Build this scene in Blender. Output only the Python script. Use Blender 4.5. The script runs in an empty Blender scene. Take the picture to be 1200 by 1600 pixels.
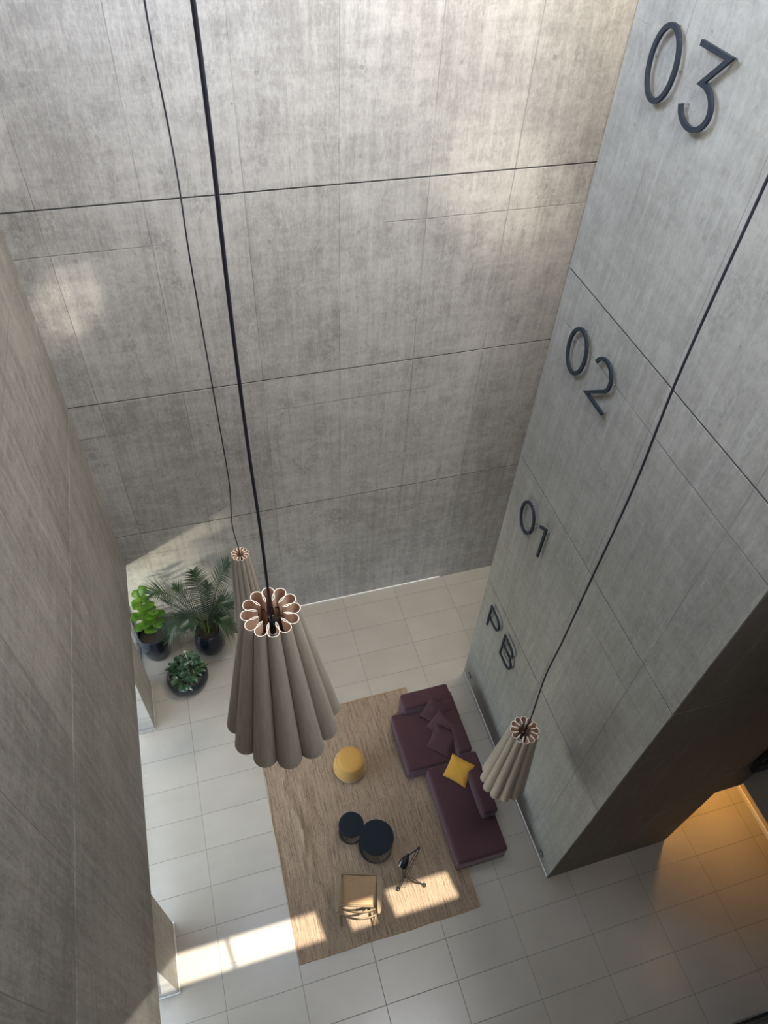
import bpy, bmesh, math, random
from mathutils import Vector, Matrix, Euler
from mathutils import noise as mn

S = bpy.context.scene
COL = S.collection
rnd = random.Random(7)

# ---------------------------------------------------------------- camera
R = ((0.95887414, -0.2801892, 0.04532546),
     (-0.1827416, -0.73162684, -0.65675542),
     (0.2171771, 0.62146294, -0.75274028))
cam_d = bpy.data.cameras.new('camera')
cam_d.sensor_fit = 'HORIZONTAL'
cam_d.sensor_width = 27.0
cam_d.lens = 1134.37 / 1200 * 27.0
cam_d.clip_start = 0.05
cam_d.clip_end = 200
cam = bpy.data.objects.new('camera', cam_d)
COL.objects.link(cam)
m = Matrix.Identity(4)
for i in range(3):
    m[i][0] = R[0][i]
    m[i][1] = -R[1][i]
    m[i][2] = -R[2][i]
m[0][3], m[1][3], m[2][3] = 0, 0, 13.0
cam.matrix_world = m
S.camera = cam

# ---------------------------------------------------------------- light and exposure
S.view_settings.view_transform = 'Standard'
S.view_settings.look = 'None'
S.view_settings.gamma = 1
S.view_settings.use_curve_mapping = False
S.view_settings.exposure = 0.03
S.cycles.use_denoising = True
S.cycles.max_bounces = 10
S.cycles.diffuse_bounces = 6
S.cycles.glossy_bounces = 4
S.cycles.transparent_max_bounces = 12
S.cycles.sample_clamp_indirect = 6
S.cycles.caustics_reflective = False
S.cycles.caustics_refractive = False

W = bpy.data.worlds.new('World')
S.world = W
W.use_nodes = True
bgn = W.node_tree.nodes['Background']
bgn.inputs['Color'].default_value = (0.74, 0.85, 1.0, 1)
bgn.inputs['Strength'].default_value = 8.0

SUN = Vector((-0.15, 0.32, -1.0)).normalized()
sd = bpy.data.lights.new('sun', 'SUN')
sd.energy = 23.0
sd.angle = math.radians(0.32)
sd.color = (1.0, 0.93, 0.81)
so = bpy.data.objects.new('sun', sd)
so.rotation_euler = SUN.to_track_quat('-Z', 'Y').to_euler()
COL.objects.link(so)


def area(name, loc, direction, sx, sy, power=0, color=(1, 1, 1), portal=False, spread=180):
    d = bpy.data.lights.new(name, 'AREA')
    d.shape = 'RECTANGLE'
    d.size, d.size_y = sx, sy
    d.energy = power
    d.color = color
    d.spread = math.radians(spread)
    if portal:
        d.cycles.is_portal = True
    o = bpy.data.objects.new(name, d)
    o.location = loc
    o.rotation_euler = Vector(direction).to_track_quat('-Z', 'Y').to_euler()
    COL.objects.link(o)
    return o


ZR = 16.5     # roof underside
XL = -1.77    # inner face of the left wall
YB = 8.61     # face of the back wall
XT, YT0, YT1 = 4.11, 2.3, 6.25   # lift tower
# sky portals: low left window, and added unseen openings high left and at back
area('daylight_low_window', (-2.7, 5.1, 1.2), (1, 0, 0), 7.0, 2.4, portal=True)
area('daylight_high_opening', (-2.3, 4.6, 15.1), (1, 0, 0), 7.0, 2.2, portal=True)
area('daylight_skylight', (5.9, 7.88, 16.75), (0, 0, -1), 4.6, 1.08, portal=True)

# added area lamp in place of overhead daylight, tilted to the back wall
area('fill_overhead', (2.3, 1.6, 15.4), (0, 0.9, -0.55), 3.4, 2.6, power=690, color=(0.93, 0.96, 1.0))
area('fill_back_warm', (5.4, 7.1, 15.8), (0.0, 0.45, -1), 2.4, 1.4, power=1150, color=(1.0, 0.91, 0.74))  # added warm lamp, brightens the back wall beside the tower
area('fill_high_left_cool', (-1.72, 6.3, 15.1), (0.8, 0.55, -0.35), 3.4, 2.0, power=600, color=(0.56, 0.70, 1.0))  # added blue lamp, cools the upper tower and back wall
area('fill_low_window_cool', (-2.55, 4.6, 1.25), (1, 0, -0.35), 5.6, 2.0, power=95, color=(0.78, 0.88, 1.0))  # added blue lamp, brightens the left floor beyond the window's own daylight
area('fill_outside_warm', (-5.2, 6.2, 0.65), (3.6, 2.4, 1.6), 0.35, 0.35, power=75, color=(1.0, 0.90, 0.68), spread=80)  # added lamp for assumed reflected sun, makes the bright wedge on the back wall


def spot(name, loc, target, cone, blend, power, color):
    d = bpy.data.lights.new(name, 'SPOT')
    d.spot_size, d.spot_blend, d.energy, d.color = math.radians(cone), blend, power, color
    d.shadow_soft_size = 0.12
    o = bpy.data.objects.new(name, d)
    o.location = loc
    o.rotation_euler = (Vector(target) - Vector(loc)).to_track_quat('-Z', 'Y').to_euler()
    COL.objects.link(o)


# added spot lamps standing in for sun patches on the back wall
spot('fill_spot_left', (3.4, 1.0, 15.8), (-1.35, 8.61, 7.7), 4.6, 0.9, 6000, (1.0, 0.95, 0.82))
spot('fill_spot_right', (-1.2, 0.5, 15.9), (4.4, 8.61, 8.65), 9.5, 1.0, 4500, (1.0, 0.94, 0.78))

# ---------------------------------------------------------------- materials
class NT:
    def __init__(s, name):
        s.m = bpy.data.materials.new(name)
        s.m.use_nodes = True
        s.t = s.m.node_tree
        s.b = s.t.nodes['Principled BSDF']
        s.out = s.t.nodes['Material Output']

    def n(s, typ, **kw):
        x = s.t.nodes.new(typ)
        for k, v in kw.items():
            setattr(x, k, v)
        return x

    def put(s, sock, v):
        if hasattr(v, 'node'):
            s.t.links.new(v, sock)
        elif v is not None:
            sock.default_value = v

    def math(s, op, a, b=None, c=None, clamp=False):
        x = s.n('ShaderNodeMath', operation=op, use_clamp=clamp)
        s.put(x.inputs[0], a)
        if b is not None: s.put(x.inputs[1], b)
        if c is not None: s.put(x.inputs[2], c)
        return x.outputs[0]

    def mix(s, f, a, b, blend='MIX'):
        x = s.n('ShaderNodeMix', data_type='RGBA', blend_type=blend)
        s.put(x.inputs[0], f)
        s.put(x.inputs[6], a if hasattr(a, 'node') else (*a, 1) if len(a) == 3 else a)
        s.put(x.inputs[7], b if hasattr(b, 'node') else (*b, 1) if len(b) == 3 else b)
        return x.outputs[2]

    def vec(s, x=0, y=0, z=0):
        c = s.n('ShaderNodeCombineXYZ')
        s.put(c.inputs[0], x); s.put(c.inputs[1], y); s.put(c.inputs[2], z)
        return c.outputs[0]

    def pos(s):
        g = s.n('ShaderNodeTexCoord')
        q = s.n('ShaderNodeSeparateXYZ')
        s.t.links.new(g.outputs['Object'], q.inputs[0])
        return g.outputs['Object'], q.outputs[0], q.outputs[1], q.outputs[2]

    def noise(s, v, scale, detail=3, rough=0.5, dist=0.0):
        x = s.n('ShaderNodeTexNoise')
        s.put(x.inputs['Vector'], v)
        x.inputs['Scale'].default_value = scale
        x.inputs['Detail'].default_value = detail
        x.inputs['Roughness'].default_value = rough
        x.inputs['Distortion'].default_value = dist
        return x.outputs['Fac']

    def ramp(s, f, a, b, c0=0.0, c1=1.0):
        x = s.n('ShaderNodeMapRange', interpolation_type='SMOOTHSTEP')
        s.put(x.inputs[0], f)
        x.inputs[1].default_value, x.inputs[2].default_value = a, b
        x.inputs[3].default_value, x.inputs[4].default_value = c0, c1
        return x.outputs[0]

    def lin(s, f, a, b, c0=0.0, c1=1.0):
        x = s.n('ShaderNodeMapRange', interpolation_type='LINEAR', clamp=True)
        s.put(x.inputs[0], f)
        x.inputs[1].default_value, x.inputs[2].default_value = a, b
        x.inputs[3].default_value, x.inputs[4].default_value = c0, c1
        return x.outputs[0]

    def bump(s, h, strength=0.3, dist=0.01):
        x = s.n('ShaderNodeBump')
        x.inputs['Strength'].default_value = strength
        x.inputs['Distance'].default_value = dist
        s.put(x.inputs['Height'], h)
        s.t.links.new(x.outputs[0], s.b.inputs['Normal'])

    def set(s, color=None, rough=None, metal=None, spec=None, **kw):
        if color is not None:
            s.put(s.b.inputs['Base Color'], color if hasattr(color, 'node') else (*color, 1))
        if rough is not None: s.put(s.b.inputs['Roughness'], rough)
        if metal is not None: s.put(s.b.inputs['Metallic'], metal)
        if spec is not None: s.put(s.b.inputs['Specular IOR Level'], spec)
        for k, v in kw.items():
            s.put(s.b.inputs[k.replace('_', ' ')], v)
        return s.m


def concrete(name, axis, off, light=(0.43, 0.415, 0.39), dark=(0.27, 0.255, 0.235), seed=0.0, contrast=1.0, pitch=1.17,
             lines=1.0):
    k = NT(name)
    _, x, y, z = k.pos()
    u = x if axis == 'x' else y
    uv = k.vec(u, z, seed)
    big = k.noise(uv, 0.55, 4, 0.6, 0.3)
    cloud = k.noise(k.vec(u, k.math('MULTIPLY', z, 1.4), seed + 3), 3.4, 8, 0.72, 0.3)
    streak = k.noise(k.vec(k.math('MULTIPLY', u, 7.0), k.math('MULTIPLY', z, 0.45), seed + 7), 1.6, 6, 0.7)
    fine = k.noise(k.vec(k.math('MULTIPLY', u, 3.0), z, seed + 11), 14, 5, 0.75)
    smear = k.noise(k.vec(k.math('MULTIPLY', u, 1.2), k.math('MULTIPLY', z, 5.5), seed + 17), 1.3, 5, 0.7, 0.5)
    # board variation
    pu = k.math('DIVIDE', k.math('SUBTRACT', u, off), pitch)
    fu = k.math('FLOOR', pu)
    pz = k.math('DIVIDE', k.math('SUBTRACT', z, 0.33), 2.87)
    fz = k.math('FLOOR', pz)
    wn = k.n('ShaderNodeTexWhiteNoise', noise_dimensions='3D')
    k.put(wn.inputs['Vector'], k.vec(fu, fz, seed + 1))
    f = k.math('MULTIPLY', k.lin(big, 0.3, 0.7), 0.22)
    f = k.math('ADD', f, k.math('MULTIPLY', k.lin(cloud, 0.3, 0.72), 0.30))
    f = k.math('ADD', f, k.math('MULTIPLY', k.ramp(streak, 0.32, 0.68), 0.22))
    f = k.math('ADD', f, k.math('MULTIPLY', k.ramp(fine, 0.35, 0.65), 0.2))
    f = k.math('ADD', f, k.math('MULTIPLY', k.ramp(smear, 0.35, 0.7), 0.14))
    f = k.math('ADD', f, k.math('MULTIPLY', k.math('SUBTRACT', wn.outputs['Value'], 0.5), 0.16))
    f = k.math('ADD', k.math('MULTIPLY', k.math('SUBTRACT', f, 0.5), contrast * 1.7), 0.5, clamp=True)
    c = k.mix(f, dark, light)
    # dark mottled stains
    st = k.noise(k.vec(k.math('MULTIPLY', u, 2.2), k.math('MULTIPLY', z, 1.1), seed + 23), 1.2, 8, 0.72, 0.2)
    st2 = k.noise(k.vec(u, k.math('MULTIPLY', z, 0.7), seed + 29), 22, 4, 0.7)
    stf = k.math('MULTIPLY', k.lin(st, 0.50, 0.68), k.lin(st2, 0.40, 0.60))
    c = k.mix(k.math('MULTIPLY', stf, 0.62 * contrast), c, (0.17, 0.16, 0.15))
    # pale lime streaks
    ls = k.noise(k.vec(k.math('MULTIPLY', u, 9), k.math('MULTIPLY', z, 0.8), seed + 31), 1.1, 5, 0.8)
    c = k.mix(k.math('MULTIPLY', k.lin(ls, 0.56, 0.78), 0.35), c, (0.55, 0.54, 0.52))
    # shutter joints: vertical between boards, a faint horizontal one under each pour joint
    wob = k.math('MULTIPLY', k.math('SUBTRACT', k.noise(k.vec(seed, z, 0), 1.3, 5, 0.7), 0.5), 0.03)
    fr = k.math('FRACT', k.math('ADD', pu, k.math('ADD', 0.5, wob)))
    vl = k.math('SUBTRACT', 1.0, k.ramp(k.math('ABSOLUTE', k.math('SUBTRACT', fr, 0.5)), 0.0025, 0.008))
    vbroken = k.ramp(k.noise(k.vec(fu, k.math('MULTIPLY', z, 0.8), seed + 5), 1.0, 3), 0.34, 0.55)
    vl = k.math('MULTIPLY', vl, vbroken)
    wob2 = k.math('MULTIPLY', k.math('SUBTRACT', k.noise(k.vec(u, seed, 0), 2.5, 4, 0.7), 0.5), 0.012)
    fh = k.math('FRACT', k.math('ADD', pz, wob2))
    hl = k.math('SUBTRACT', 1.0, k.ramp(k.math('ABSOLUTE', k.math('SUBTRACT', fh, 0.80)), 0.001, 0.0035))
    hb = k.ramp(k.noise(k.vec(k.math('MULTIPLY', u, 0.6), fz, seed + 9), 1.0, 2), 0.42, 0.55)
    hl = k.math('MULTIPLY', hl, hb)
    ln = k.math('MAXIMUM', vl, hl)
    c = k.mix(k.math('MULTIPLY', ln, 0.6 * lines), c, (0.15, 0.14, 0.13))
    # filled tie holes and air bubbles
    tu = k.math('SUBTRACT', k.math('FRACT', k.math('MULTIPLY', pu, 1.0)), 0.22)
    tz = k.math('SUBTRACT', k.math('FRACT', k.math('MULTIPLY', pz, 3.0)), 0.3)
    du = k.math('MULTIPLY', tu, pitch)
    dz = k.math('MULTIPLY', tz, 0.957)
    rr = k.math('SQRT', k.math('ADD', k.math('MULTIPLY', du, du), k.math('MULTIPLY', dz, dz)))
    th = k.math('SUBTRACT', 1.0, k.ramp(rr, 0.018, 0.034))
    vo = k.n('ShaderNodeTexVoronoi')
    k.put(vo.inputs['Vector'], uv)
    vo.inputs['Scale'].default_value = 3.2
    sel = k.n('ShaderNodeSeparateColor')
    k.t.links.new(vo.outputs['Color'], sel.inputs[0])
    bub = k.math('MULTIPLY', k.math('SUBTRACT', 1.0, k.ramp(vo.outputs['Distance'], 0.035, 0.06)),
                 k.ramp(sel.outputs[0], 0.55, 0.6))
    spots = k.math('MAXIMUM', k.math('MULTIPLY', th, 0.5), k.math('MULTIPLY', bub, 0.7))
    c = k.mix(k.math('MULTIPLY', spots, 0.55), c, (0.14, 0.135, 0.13))
    h = k.math('ADD', k.math('MULTIPLY', fine, 0.5), k.math('MULTIPLY', cloud, 0.9))
    h = k.math('SUBTRACT', h, k.math('MULTIPLY', k.math('MAXIMUM', ln, spots), 0.8))
    k.bump(h, 0.35, 0.012)
    return k.set(color=c, rough=k.ramp(cloud, 0.2, 0.8, 0.5, 0.72), spec=0.35)


M = {}
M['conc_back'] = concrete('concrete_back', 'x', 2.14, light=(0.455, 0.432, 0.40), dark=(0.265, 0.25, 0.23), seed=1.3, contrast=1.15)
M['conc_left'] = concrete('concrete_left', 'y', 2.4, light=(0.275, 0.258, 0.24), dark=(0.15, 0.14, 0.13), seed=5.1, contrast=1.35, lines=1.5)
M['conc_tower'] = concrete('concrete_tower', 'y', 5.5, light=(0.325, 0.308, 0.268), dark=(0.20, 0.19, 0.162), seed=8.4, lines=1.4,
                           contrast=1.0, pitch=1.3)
M['conc_shaded'] = concrete('concrete_shaded', 'x', 5.3, light=(0.235, 0.213, 0.187), dark=(0.16, 0.144, 0.127), seed=12.2, contrast=0.7)  # tower concrete darkened; shade of the unlit side is in its colour
M['conc_pier'] = concrete('concrete_pier', 'y', 0.4, light=(0.46, 0.43, 0.39), dark=(0.28, 0.26, 0.23), seed=15.0)

def mat_joint_shade():
    k = NT('joint_shadow')  # near-black colour stands in for shadow inside the joints
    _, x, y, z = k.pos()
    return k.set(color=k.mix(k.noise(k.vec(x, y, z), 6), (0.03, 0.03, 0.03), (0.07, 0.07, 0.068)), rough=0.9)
M['joint_shade'] = mat_joint_shade()

def mat_tiles():
    k = NT('porcelain_tiles')
    _, x, y, z = k.pos()
    px = k.math('DIVIDE', k.math('SUBTRACT', x, 2.19), 1.145)
    py = k.math('DIVIDE', k.math('SUBTRACT', y, 1.34), 0.5825)
    fx, fy = k.math('FLOOR', px), k.math('FLOOR', py)
    wn = k.n('ShaderNodeTexWhiteNoise', noise_dimensions='3D')
    k.put(wn.inputs['Vector'], k.vec(fx, fy, 4.0))
    o = k.math('MULTIPLY', wn.outputs['Value'], 17.0)
    cl = k.noise(k.vec(x, y, o), 1.5, 5, 0.5)
    st = k.noise(k.vec(x, k.math('MULTIPLY', y, 4), o), 1.6, 4, 0.6)
    fi = k.noise(k.vec(x, y, o), 30, 4, 0.7)
    f = k.math('ADD', k.math('MULTIPLY', k.lin(cl, 0.3, 0.7), 0.45), k.math('MULTIPLY', k.lin(st, 0.3, 0.7), 0.2))
    f = k.math('ADD', f, k.math('MULTIPLY', fi, 0.15))
    f = k.math('ADD', f, k.math('MULTIPLY', wn.outputs['Value'], 0.25))
    c = k.mix(f, (0.275, 0.248, 0.213), (0.33, 0.30, 0.26))
    gx = k.math('MULTIPLY', k.math('ABSOLUTE', k.math('SUBTRACT', k.math('FRACT', k.math('ADD', px, 0.5)), 0.5)), 1.145)
    gy = k.math('MULTIPLY', k.math('ABSOLUTE', k.math('SUBTRACT', k.math('FRACT', k.math('ADD', py, 0.5)), 0.5)), 0.5825)
    g = k.math('SUBTRACT', 1.0, k.lin(k.math('MINIMUM', gx, gy), 0.002, 0.0065))
    c = k.mix(k.math('MULTIPLY', g, 0.9), c, (0.11, 0.10, 0.09))
    k.bump(k.math('SUBTRACT', k.math('MULTIPLY', fi, 0.05), g), 0.4, 0.003)
    return k.set(color=c, rough=k.math('ADD', k.lin(cl, 0.2, 0.8, 0.22, 0.28), k.math('MULTIPLY', g, 0.4)), spec=0.5)
M['tiles'] = mat_tiles()

def mat_rug():
    k = NT('jute_weave')
    _, x, y, z = k.pos()
    wv = k.math('MULTIPLY', k.math('SUBTRACT', k.noise(k.vec(x, y, 0), 1.6, 2), 0.5), 0.06)
    xx = k.math('ADD', x, wv)
    s1 = k.noise(k.vec(k.math('MULTIPLY', xx, 90), k.math('MULTIPLY', y, 3.5), 0), 1.0, 5, 0.75)
    s2 = k.noise(k.vec(k.math('MULTIPLY', xx, 38), k.math('MULTIPLY', y, 1.2), 3), 1.0, 4, 0.7)
    s3 = k.noise(k.vec(k.math('MULTIPLY', xx, 95), k.math('MULTIPLY', y, 28), 6), 1.0, 3, 0.7)
    c = k.mix(k.ramp(s1, 0.32, 0.68), (0.085, 0.06, 0.042), (0.33, 0.24, 0.17))
    c = k.mix(k.math('MULTIPLY', k.ramp(s2, 0.40, 0.60), 0.6), c, (0.34, 0.255, 0.18))
    c = k.mix(k.math('MULTIPLY', k.ramp(s3, 0.48, 0.7), 0.6), c, (0.11, 0.078, 0.052))
    h = k.math('ADD', k.math('MULTIPLY', s3, 0.8), k.math('MULTIPLY', s1, 0.8))
    k.bump(h, 0.9, 0.012)
    return k.set(color=c, rough=0.92, spec=0.15)
M['rug'] = mat_rug()

def fabric(name, a, b, scale=120, sheen=0.5, bump=0.25, sheen_tint=None):
    k = NT(name)
    p, x, y, z = k.pos()
    n1 = k.noise(p, scale, 3, 0.7)
    n2 = k.noise(p, 3.5, 4, 0.6)
    c = k.mix(k.math('ADD', k.math('MULTIPLY', n1, 0.5), k.math('MULTIPLY', n2, 0.5)), a, b)
    k.bump(k.math('ADD', n1, k.math('MULTIPLY', n2, 1.5)), bump, 0.006)
    k.set(color=c, rough=0.85, spec=0.2, Sheen_Weight=sheen, Sheen_Roughness=0.4)
    if sheen_tint: k.b.inputs['Sheen Tint'].default_value = (*sheen_tint, 1)
    return k.m
M['plum'] = fabric('plum_velvet', (0.042, 0.018, 0.022), (0.064, 0.030, 0.036), 60, 0.45, 0.3, (0.7, 0.5, 0.58))
M['mustard'] = fabric('mustard_felt', (0.36, 0.205, 0.052), (0.44, 0.255, 0.07), 90, 0.25)
M['ochre'] = fabric('ochre_velvet', (0.38, 0.195, 0.022), (0.48, 0.26, 0.04), 40, 0.3, 0.5)

def simple(name, a, b=None, rough=0.5, metal=0.0, scale=20, stretch=(1, 1, 1), bump=0.0, spec=0.5, **kw):
    k = NT(name)
    p, x, y, z = k.pos()
    v = k.vec(k.math('MULTIPLY', x, stretch[0]), k.math('MULTIPLY', y, stretch[1]), k.math('MULTIPLY', z, stretch[2]))
    n = k.noise(v, scale, 4, 0.6)
    c = k.mix(k.ramp(n, 0.3, 0.7), a, b or tuple(q * 0.8 for q in a))
    if bump: k.bump(n, bump, 0.004)
    return k.set(color=c, rough=rough, metal=metal, spec=spec, **kw)
M['numeral'] = simple('anthracite_metal', (0.016, 0.021, 0.028), (0.022, 0.028, 0.036), 0.55, 0.0, spec=0.25)
M['steel'] = simple('brushed_steel', (0.62, 0.62, 0.62), (0.5, 0.5, 0.5), 0.35, 1.0)
M['alu'] = simple('aluminium_profile', (0.6, 0.59, 0.57), (0.5, 0.49, 0.47), 0.4, 0.7)
M['white_trim'] = simple('white_trim', (0.78, 0.76, 0.72), (0.7, 0.68, 0.64), 0.5)
M['grey_frame'] = simple('grey_window_frame', (0.12, 0.12, 0.12), (0.1, 0.1, 0.1), 0.5)
M['black'] = simple('black_metal', (0.012, 0.014, 0.016), (0.018, 0.02, 0.022), 0.4, 0.4)
M['black_top'] = simple('black_tabletop', (0.008, 0.012, 0.017), (0.010, 0.015, 0.02), 0.75, spec=0.12)
M['black_gloss'] = simple('black_lacquer', (0.010, 0.011, 0.013), (0.014, 0.015, 0.017), 0.12)
M['glaze'] = simple('dark_glaze', (0.006, 0.009, 0.016), (0.012, 0.016, 0.024), 0.14, scale=6, spec=0.35)
M['bowl'] = simple('dark_blue_glaze', (0.010, 0.014, 0.018), (0.016, 0.021, 0.027), 0.3, scale=6)
M['soil'] = simple('potting_soil', (0.03, 0.02, 0.013), (0.06, 0.042, 0.028), 0.95, scale=40, bump=1.0)
M['cord'] = simple('black_cord', (0.014, 0.014, 0.022), (0.02, 0.02, 0.03), 0.5)
M['wood'] = simple('oak', (0.165, 0.11, 0.05), (0.12, 0.078, 0.034), 0.5, scale=8, stretch=(9, 1.2, 9), bump=0.15)
M['cane'] = simple('paper_cord', (0.31, 0.20, 0.105), (0.22, 0.14, 0.07), 0.75, scale=9, stretch=(2, 26, 2), bump=0.8)
M['stem'] = simple('green_stem', (0.10, 0.15, 0.03), (0.17, 0.19, 0.05), 0.6)
M['bark'] = simple('brown_bark', (0.08, 0.055, 0.03), (0.14, 0.10, 0.06), 0.9, bump=0.5)
M['flower'] = simple('cream_petal', (0.85, 0.83, 0.68), (0.8, 0.75, 0.5), 0.5)
M['ground'] = simple('pale_paving', (0.62, 0.58, 0.50), (0.56, 0.52, 0.45), 0.8, scale=3)
M['plaster_roof'] = simple('roof_plaster', (0.5, 0.49, 0.47), (0.46, 0.45, 0.43), 0.8, scale=3)
M['warm_wall'] = simple('rendered_wall', (0.50, 0.42, 0.33), (0.44, 0.37, 0.29), 0.8, scale=3)
M['dark_floor'] = simple('entrance_matting', (0.035, 0.036, 0.045), (0.02, 0.021, 0.028), 0.9, scale=120, bump=0.6)

def leafmat(name, a, b, rough=0.4, trans=0.25):
    k = NT(name)
    p, x, y, z = k.pos()
    n = k.noise(p, 7, 3, 0.6)
    c = k.mix(k.ramp(n, 0.3, 0.7), a, b)
    k.set(color=c, rough=rough, spec=0.5)
    tr = k.n('ShaderNodeBsdfTranslucent')
    k.put(tr.inputs[0], c)
    mx = k.n('ShaderNodeMixShader')
    mx.inputs[0].default_value = trans
    k.t.links.new(k.b.outputs[0], mx.inputs[1])
    k.t.links.new(tr.outputs[0], mx.inputs[2])
    k.t.links.new(mx.outputs[0], k.out.inputs[0])
    return k.m
M['palm'] = leafmat('palm_leaf', (0.018, 0.040, 0.018), (0.040, 0.075, 0.03), 0.42, 0.12)
M['fiddle'] = leafmat('fiddle_leaf', (0.045, 0.12, 0.012), (0.13, 0.27, 0.02), 0.35, 0.45)
M['lily'] = leafmat('lily_leaf', (0.02, 0.06, 0.028), (0.055, 0.11, 0.05), 0.3, 0.15)

def mat_shade(name, a, b, rough=0.6, trans=0.12):
    k = NT(name)
    g = k.n('ShaderNodeTexCoord')
    q = k.n('ShaderNodeSeparateXYZ')
    k.t.links.new(g.outputs['UV'], q.inputs[0])
    v = k.vec(k.math('MULTIPLY', q.outputs[0], 300), k.math('MULTIPLY', q.outputs[1], 6), 0)
    n = k.noise(v, 1.0, 4, 0.6)
    c = k.mix(k.ramp(n, 0.3, 0.7), a, b)
    k.set(color=c, rough=rough, spec=0.3)
    if trans:
        tr = k.n('ShaderNodeBsdfTranslucent')
        k.put(tr.inputs[0], c)
        mx = k.n('ShaderNodeMixShader')
        mx.inputs[0].default_value = trans
        k.t.links.new(k.b.outputs[0], mx.inputs[1])
        k.t.links.new(tr.outputs[0], mx.inputs[2])
        k.t.links.new(mx.outputs[0], k.out.inputs[0])
    return k.m
M['shade_out'] = mat_shade('veneer_outside', (0.43, 0.375, 0.305), (0.51, 0.45, 0.37))
M['shade_in'] = mat_shade('veneer_inside', (0.60, 0.42, 0.31), (0.72, 0.53, 0.41), 0.6, 0)
M['shade_rim'] = mat_shade('veneer_edge', (0.80, 0.70, 0.58), (0.75, 0.65, 0.54), 0.6, 0)

def mat_glass(tint=(0.93, 0.96, 0.96, 1), name='window_glass'):
    k = NT(name)
    t = k.t
    lw = k.n('ShaderNodeLayerWeight')
    lw.inputs[0].default_value = 0.35
    gl = k.n('ShaderNodeBsdfGlossy')
    gl.inputs['Roughness'].default_value = 0.02
    tp = k.n('ShaderNodeBsdfTransparent')
    tp.inputs[0].default_value = tint
    mx = k.n('ShaderNodeMixShader')
    t.links.new(k.math('MULTIPLY', lw.outputs['Fresnel'], 0.7), mx.inputs[0])
    t.links.new(tp.outputs[0], mx.inputs[1])
    t.links.new(gl.outputs[0], mx.inputs[2])
    t.links.new(mx.outputs[0], k.out.inputs[0])
    return k.m
M['glass'] = mat_glass()
M['tinted'] = mat_glass((0.82, 0.82, 0.80, 1), 'sun_dimming_glass')

# ---------------------------------------------------------------- mesh helpers
class MB:
    """collects shapes into one mesh"""
    def __init__(s):
        s.v, s.f, s.mi, s.uv = [], [], [], {}

    def add(s, vs, fs, mi=0):
        o = len(s.v)
        s.v += [tuple(p) for p in vs]
        s.f += [tuple(i + o for i in f) for f in fs]
        s.mi += [mi] * len(fs)

    def box(s, x0, x1, y0, y1, z0, z1, mi=0, M4=None):
        vs = [Vector((x, y, z)) for z in (z0, z1) for y in (y0, y1) for x in (x0, x1)]
        if M4: vs = [M4 @ p for p in vs]
        s.add(vs, [(0, 2, 3, 1), (4, 5, 7, 6), (0, 1, 5, 4), (2, 6, 7, 3), (0, 4, 6, 2), (1, 3, 7, 5)], mi)

    def tube(s, pts, r, n=8, mi=0, caps=True):
        pts = [Vector(p) for p in pts]
        rs = r if isinstance(r, (list, tuple)) else [r] * len(pts)
        up = None
        rings = []
        for i, p in enumerate(pts):
            d = (pts[min(i + 1, len(pts) - 1)] - pts[max(i - 1, 0)]).normalized()
            if up is None:
                up = d.orthogonal().normalized()
            up = (up - d * up.dot(d))
            up = up.normalized() if up.length > 1e-5 else d.orthogonal().normalized()
            sd_ = d.cross(up)
            rings.append([p + (up * math.cos(a) + sd_ * math.sin(a)) * rs[i] for a in
                          [2 * math.pi * j / n for j in range(n)]])
        vs = [q for rg in rings for q in rg]
        fs = []
        for i in range(len(pts) - 1):
            for j in range(n):
                a, b = i * n + j, i * n + (j + 1) % n
                fs.append((a, b, b + n, a + n))
        if caps:
            fs.append(tuple(range(n - 1, -1, -1)))
            fs.append(tuple((len(pts) - 1) * n + j for j in range(n)))
        s.add(vs, fs, mi)

    def lathe(s, prof, n=48, c=(0, 0, 0), mi=0, close=False):
        vs, fs = [], []
        for (r, z) in prof:
            for j in range(n):
                a = 2 * math.pi * j / n
                vs.append((c[0] + r * math.cos(a), c[1] + r * math.sin(a), c[2] + z))
        for i in range(len(prof) - 1):
            for j in range(n):
                a, b = i * n + j, i * n + (j + 1) % n
                fs.append((a, b, b + n, a + n))
        if not close:
            fs.append(tuple(range(n - 1, -1, -1)))
            fs.append(tuple((len(prof) - 1) * n + j for j in range(n)))
        s.add(vs, fs, mi)

    def obj(s, name, mats, parent=None, smooth=False, bevel=0, seg=2, subsurf=0, auto=True):
        me = bpy.data.meshes.new(name)
        me.from_pydata(s.v, [], s.f)
        for mm in (mats if isinstance(mats, (list, tuple)) else [mats]):
            me.materials.append(mm)
        for p, i in zip(me.polygons, s.mi):
            p.material_index = i
            p.use_smooth = smooth
        bm = bmesh.new()
        bm.from_mesh(me)
        bmesh.ops.recalc_face_normals(bm, faces=bm.faces)
        bm.to_mesh(me)
        bm.free()
        o = bpy.data.objects.new(name, me)
        COL.objects.link(o)
        if parent is not None:
            o.parent = parent
        if smooth and auto:
            es = me.edges
            bm = bmesh.new(); bm.from_mesh(me)
            for e in bm.edges:
                if len(e.link_faces) == 2 and e.calc_face_angle() > math.radians(42):
                    e.smooth = False
            bm.to_mesh(me); bm.free()
        if bevel:
            b = o.modifiers.new('bevel', 'BEVEL')
            b.width, b.segments, b.limit_method = bevel, seg, 'ANGLE'
        if subsurf:
            q = o.modifiers.new('sub', 'SUBSURF')
            q.levels = q.render_levels = subsurf
        return o


def tag(o, label=None, cat=None, group=None, kind=None):
    if label: o['label'] = label
    if cat: o['category'] = cat
    if group: o['group'] = group
    if kind: o['kind'] = kind
    return o


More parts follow.
